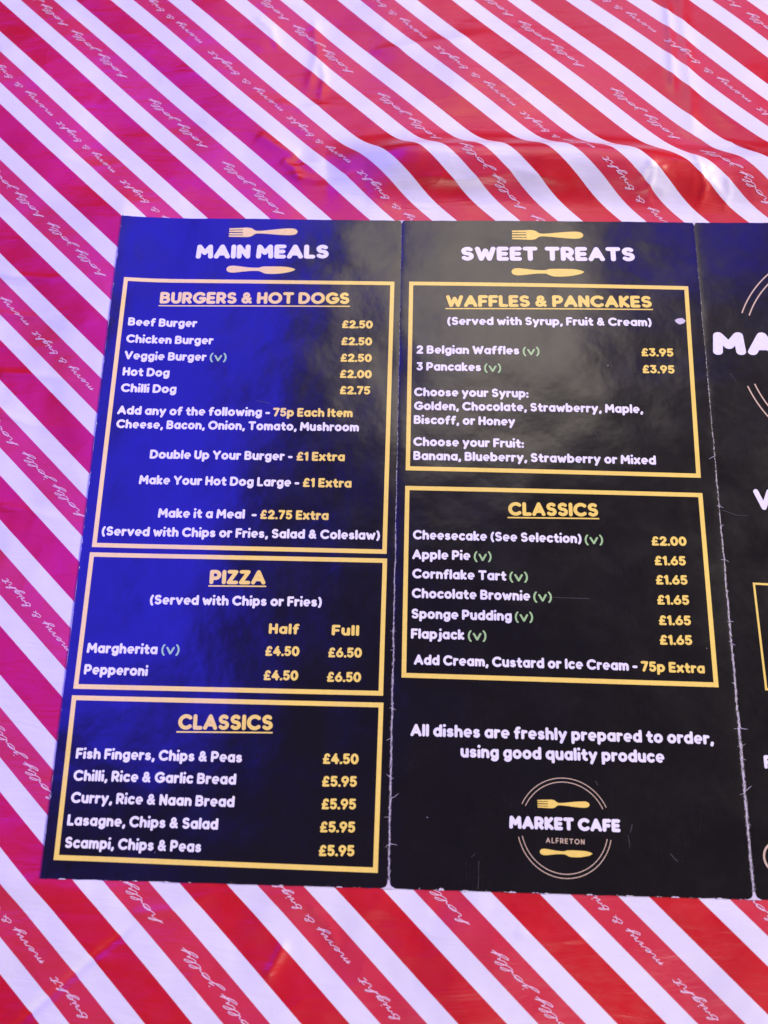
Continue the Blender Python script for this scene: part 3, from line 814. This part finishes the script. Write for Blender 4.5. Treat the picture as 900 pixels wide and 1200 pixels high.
# chips and scratches along the lower edge
parts = []
for px, w, h in ((74, 2.2, .35), (160, .9, .3), (196, 1.4, .4), (330, 1.2, .25), (398, 1.8, .3)):
    x = unproj(px, 1034)[0]; parts.append(([(x - w / 2, -.1), (x + w / 2, -.1), (x + w * .42, h * .22), (x + w * .2, h * .55), (x + w * .05, h * .3), (x - w * .12, h * .65), (x - w * .38, h * .25)], [(0, 1, 2, 3, 4, 5, 6)]))
for V, F in parts: ink_mesh('edge_chip', V, F, M_PAPER, 0, .04)
parts = []
for px, w, h in ((517, 1.6, 1.0), (545, 2.0, .35), (600, 2.2, .45), (640, 1.2, .3), (690, 1.8, .35), (735, 1.3, .3), (790, 2.4, .4), (842, 1.5, .35)):
    x = unproj(px, 1044)[0]; parts.append(([(x - w / 2, -.1), (x + w / 2, -.1), (x + w * .42, h * .22), (x + w * .2, h * .55), (x + w * .05, h * .3), (x - w * .12, h * .65), (x - w * .38, h * .25)], [(0, 1, 2, 3, 4, 5, 6)]))
for V, F in parts: ink_mesh('edge_chip', V, F, M_PAPER, 1, .04)
M_SCRATCH = white_paper('scratched_laminate', (0.10, 0.095, 0.10))
parts = []
for q in (((560, 1041), (560.5, 1030), (560.5, 1018), (561, 1009)), ((735, 978), (737, 988), (737, 994)), ((785, 1000), (790, 1006), (794, 1010)), ((697, 915), (700, 920)), ((740, 966), (738, 975)), ((640, 700), (690, 702)), ((855, 438), (862, 448), (866, 452)), ((846, 598), (862, 604), (877, 605)), ((552, 1004), (557, 1000)), ((300, 470), (318, 474)), ((690, 500), (700, 512))):
    parts.append(blade([unproj(*p) for p in q], .12, .08, .5))
for V, F in parts: ink_mesh('scratch', V, F, M_SCRATCH, 0 if V[0][0] < F1 else (1 if V[0][0] < F2 else 2), .03)

# ------------------------------------------------------------------ script printed on the tablecloth
SCR = {
 'h': (1.12, [(0, .05), (.25, .8), (.50, 1.75), (.52, 2.15), (.40, 2.1), (.27, 1.3), (.17, 0), (.22, .35), (.48, .88), (.70, .90), (.76, .55), (.80, .12), (1.0, .05)]),
 'o': (.95, [(.30, .60), (.55, .95), (.25, .85), (.08, .42), (.26, .03), (.58, .12), (.70, .55), (.52, .93), (.58, .70), (.90, .72)]),
 'l': (.52, [(.05, .30), (.32, 1.1), (.50, 1.9), (.40, 2.2), (.22, 1.8), (.15, .8), (.22, .10), (.45, .12)]),
 'y': (1.0, [(.08, .60), (.22, .90), (.22, .35), (.40, .05), (.66, .35), (.82, .92), (.72, .10), (.50, -.85), (.22, -1.25), (.05, -1.0), (.30, -.45), (.75, .05), (1.0, .30)]),
 'j': (.62, [(.15, .45), (.42, .92), (.34, .0), (.18, -.85), (-.10, -1.25), (-.28, -1.0), (.0, -.5), (.35, -.05), (.60, .35)]),
 'm': (1.45, [(.0, .50), (.18, .90), (.16, .05), (.22, .45), (.45, .90), (.58, .70), (.56, .05), (.62, .45), (.88, .90), (1.0, .70), (1.0, .20), (1.2, .05), (1.42, .35)]),
 'e': (.72, [(.05, .35), (.40, .55), (.48, .82), (.28, .95), (.10, .50), (.25, .05), (.50, .08), (.70, .38)]),
 'r': (.70, [(.05, .45), (.20, .98), (.30, .78), (.52, .84), (.46, .40), (.50, .06), (.70, .35)]),
 'b': (.85, [(.05, .30), (.34, 1.2), (.48, 2.0), (.36, 2.15), (.22, 1.5), (.18, .20), (.40, .02), (.64, .30), (.60, .75), (.40, .85), (.60, .70), (.85, .72)]),
 'i': (.45, [(.05, .45), (.20, .90), (.16, .30), (.26, .05), (.45, .35)]),
 'g': (.85, [(.50, .80), (.25, .92), (.06, .50), (.22, .08), (.48, .30), (.60, .90), (.52, .0), (.36, -.9), (.10, -1.2), (-.02, -.95), (.30, -.4), (.85, .30)]),
 't': (.60, [(.05, .40), (.25, 1.1), (.34, 1.75), (.26, .70), (.30, .10), (.60, .20)]),
 '&': (1.15, [(1.05, .10), (.62, .55), (.30, 1.35), (.48, 1.75), (.66, 1.45), (.30, .90), (.05, .45), (.22, .02), (.62, .15), (.95, .75)]),
}
def cat(p, k=4):
    q = [p[0]] + list(p) + [p[-1]]; out = []
    for i in range(1, len(q) - 2):
        for m in range(k):
            t = m / k
            out.append(tuple(0.5 * ((2 * q[i][d]) + (-q[i-1][d] + q[i+1][d]) * t + (2*q[i-1][d] - 5*q[i][d] + 4*q[i+1][d] - q[i+2][d]) * t*t + (-q[i-1][d] + 3*q[i][d] - 3*q[i+1][d] + q[i+2][d]) * t**3) for d in (0, 1)))
    out.append(p[-1]); return out
def script(text_, track=1.0):
    strokes, x = [], 0.0
    for word in text_.split(' '):
        pts, extra = [], []
        for ch in word:
            adv, p = SCR[ch]
            p = [(px, 1 + (py - 1) * .80 if py > 1 else (py * .85 if py < 0 else py)) for px, py in p]
            pts += [(x + px * track + py * .26, py) for px, py in p]
            if ch in 'ij': extra.append([(x + .42, 1.38), (x + .49, 1.45)])
            if ch == 't': extra.append([(x + .02 + .2, 1.22), (x + .75 + .2, 1.34)])
            x += adv * track
        strokes.append(cat(pts)); strokes += extra
        x += .62
    x -= .62
    return strokes, x
TD = np.array([-SN, CN]); TU = np.array([-CN, -SN])          # reading direction and 'up' of the script
_pc = {}
def phrase(words, length, xh, r, base_s, along):
    """one printed phrase: follows the relief of the film"""
    if (words, length) not in _pc:
        st, width = script(words)
        k = length / width
        V, F = strokes_mesh([[(x * k, y * xh) for x, y in s] for s in st], r, nc=8)
        _pc[(words, length)] = (np.asarray(V), F)
    V, F = _pc[(words, length)]
    n_ = np.array([CN, SN])
    W = n_ * base_s + np.outer(along + V[:, 0], TD) + np.outer(V[:, 1], TU)
    X, Y = unwarp(W[:, 0], W[:, 1])
    return np.column_stack([X, Y, cloth_z(X, Y) + 0.10]), F
def visible(P3):
    q = (P3 - CAM) @ RM.T
    x = 450 + FPX * q[:, 0] / -q[:, 2]; y = 600 - FPX * q[:, 1] / -q[:, 2]
    inside = (x > -60) & (x < 960) & (y > -60) & (y < 1260)
    under = (P3[:, 0] > 2) & (P3[:, 0] < XR - 2) & (P3[:, 1] > 2) & (P3[:, 1] < HT - 2)
    return (inside & ~under).any()
T = 118.3
for kk in range(-4, 14):
    m = kk % 4
    if m % 2 == 0:
        first = 85.8 if m == 0 else 144.6
        items = [('holly jolly', first + o, 31.0, 1.02) for o in (0, 44.3, 78.5)]
    else:
        first = 77.0 if m == 1 else 136.0
        items = [('merry & bright', first + o, l, 1.02) for o, l in ((0, 38.3), (43.6, 35.0), (83.6, 31.0))]
    for wd, a0, ln, xh in items:
        for rep in range(-4, 4):
            al = a0 + rep * T
            s = 16.0 + 29.4 * kk + 0.40
            mid = np.array([CN, SN]) * s + TD * (al + ln / 2)
            if not (-110 < mid[0] < 310 and -100 < mid[1] < 380): continue
            Pv, F = phrase(wd, ln, xh, .105, s, al)
            if visible(Pv):
                add_mesh('printed_phrase', Pv, F, M_SCRIPT, cloth)
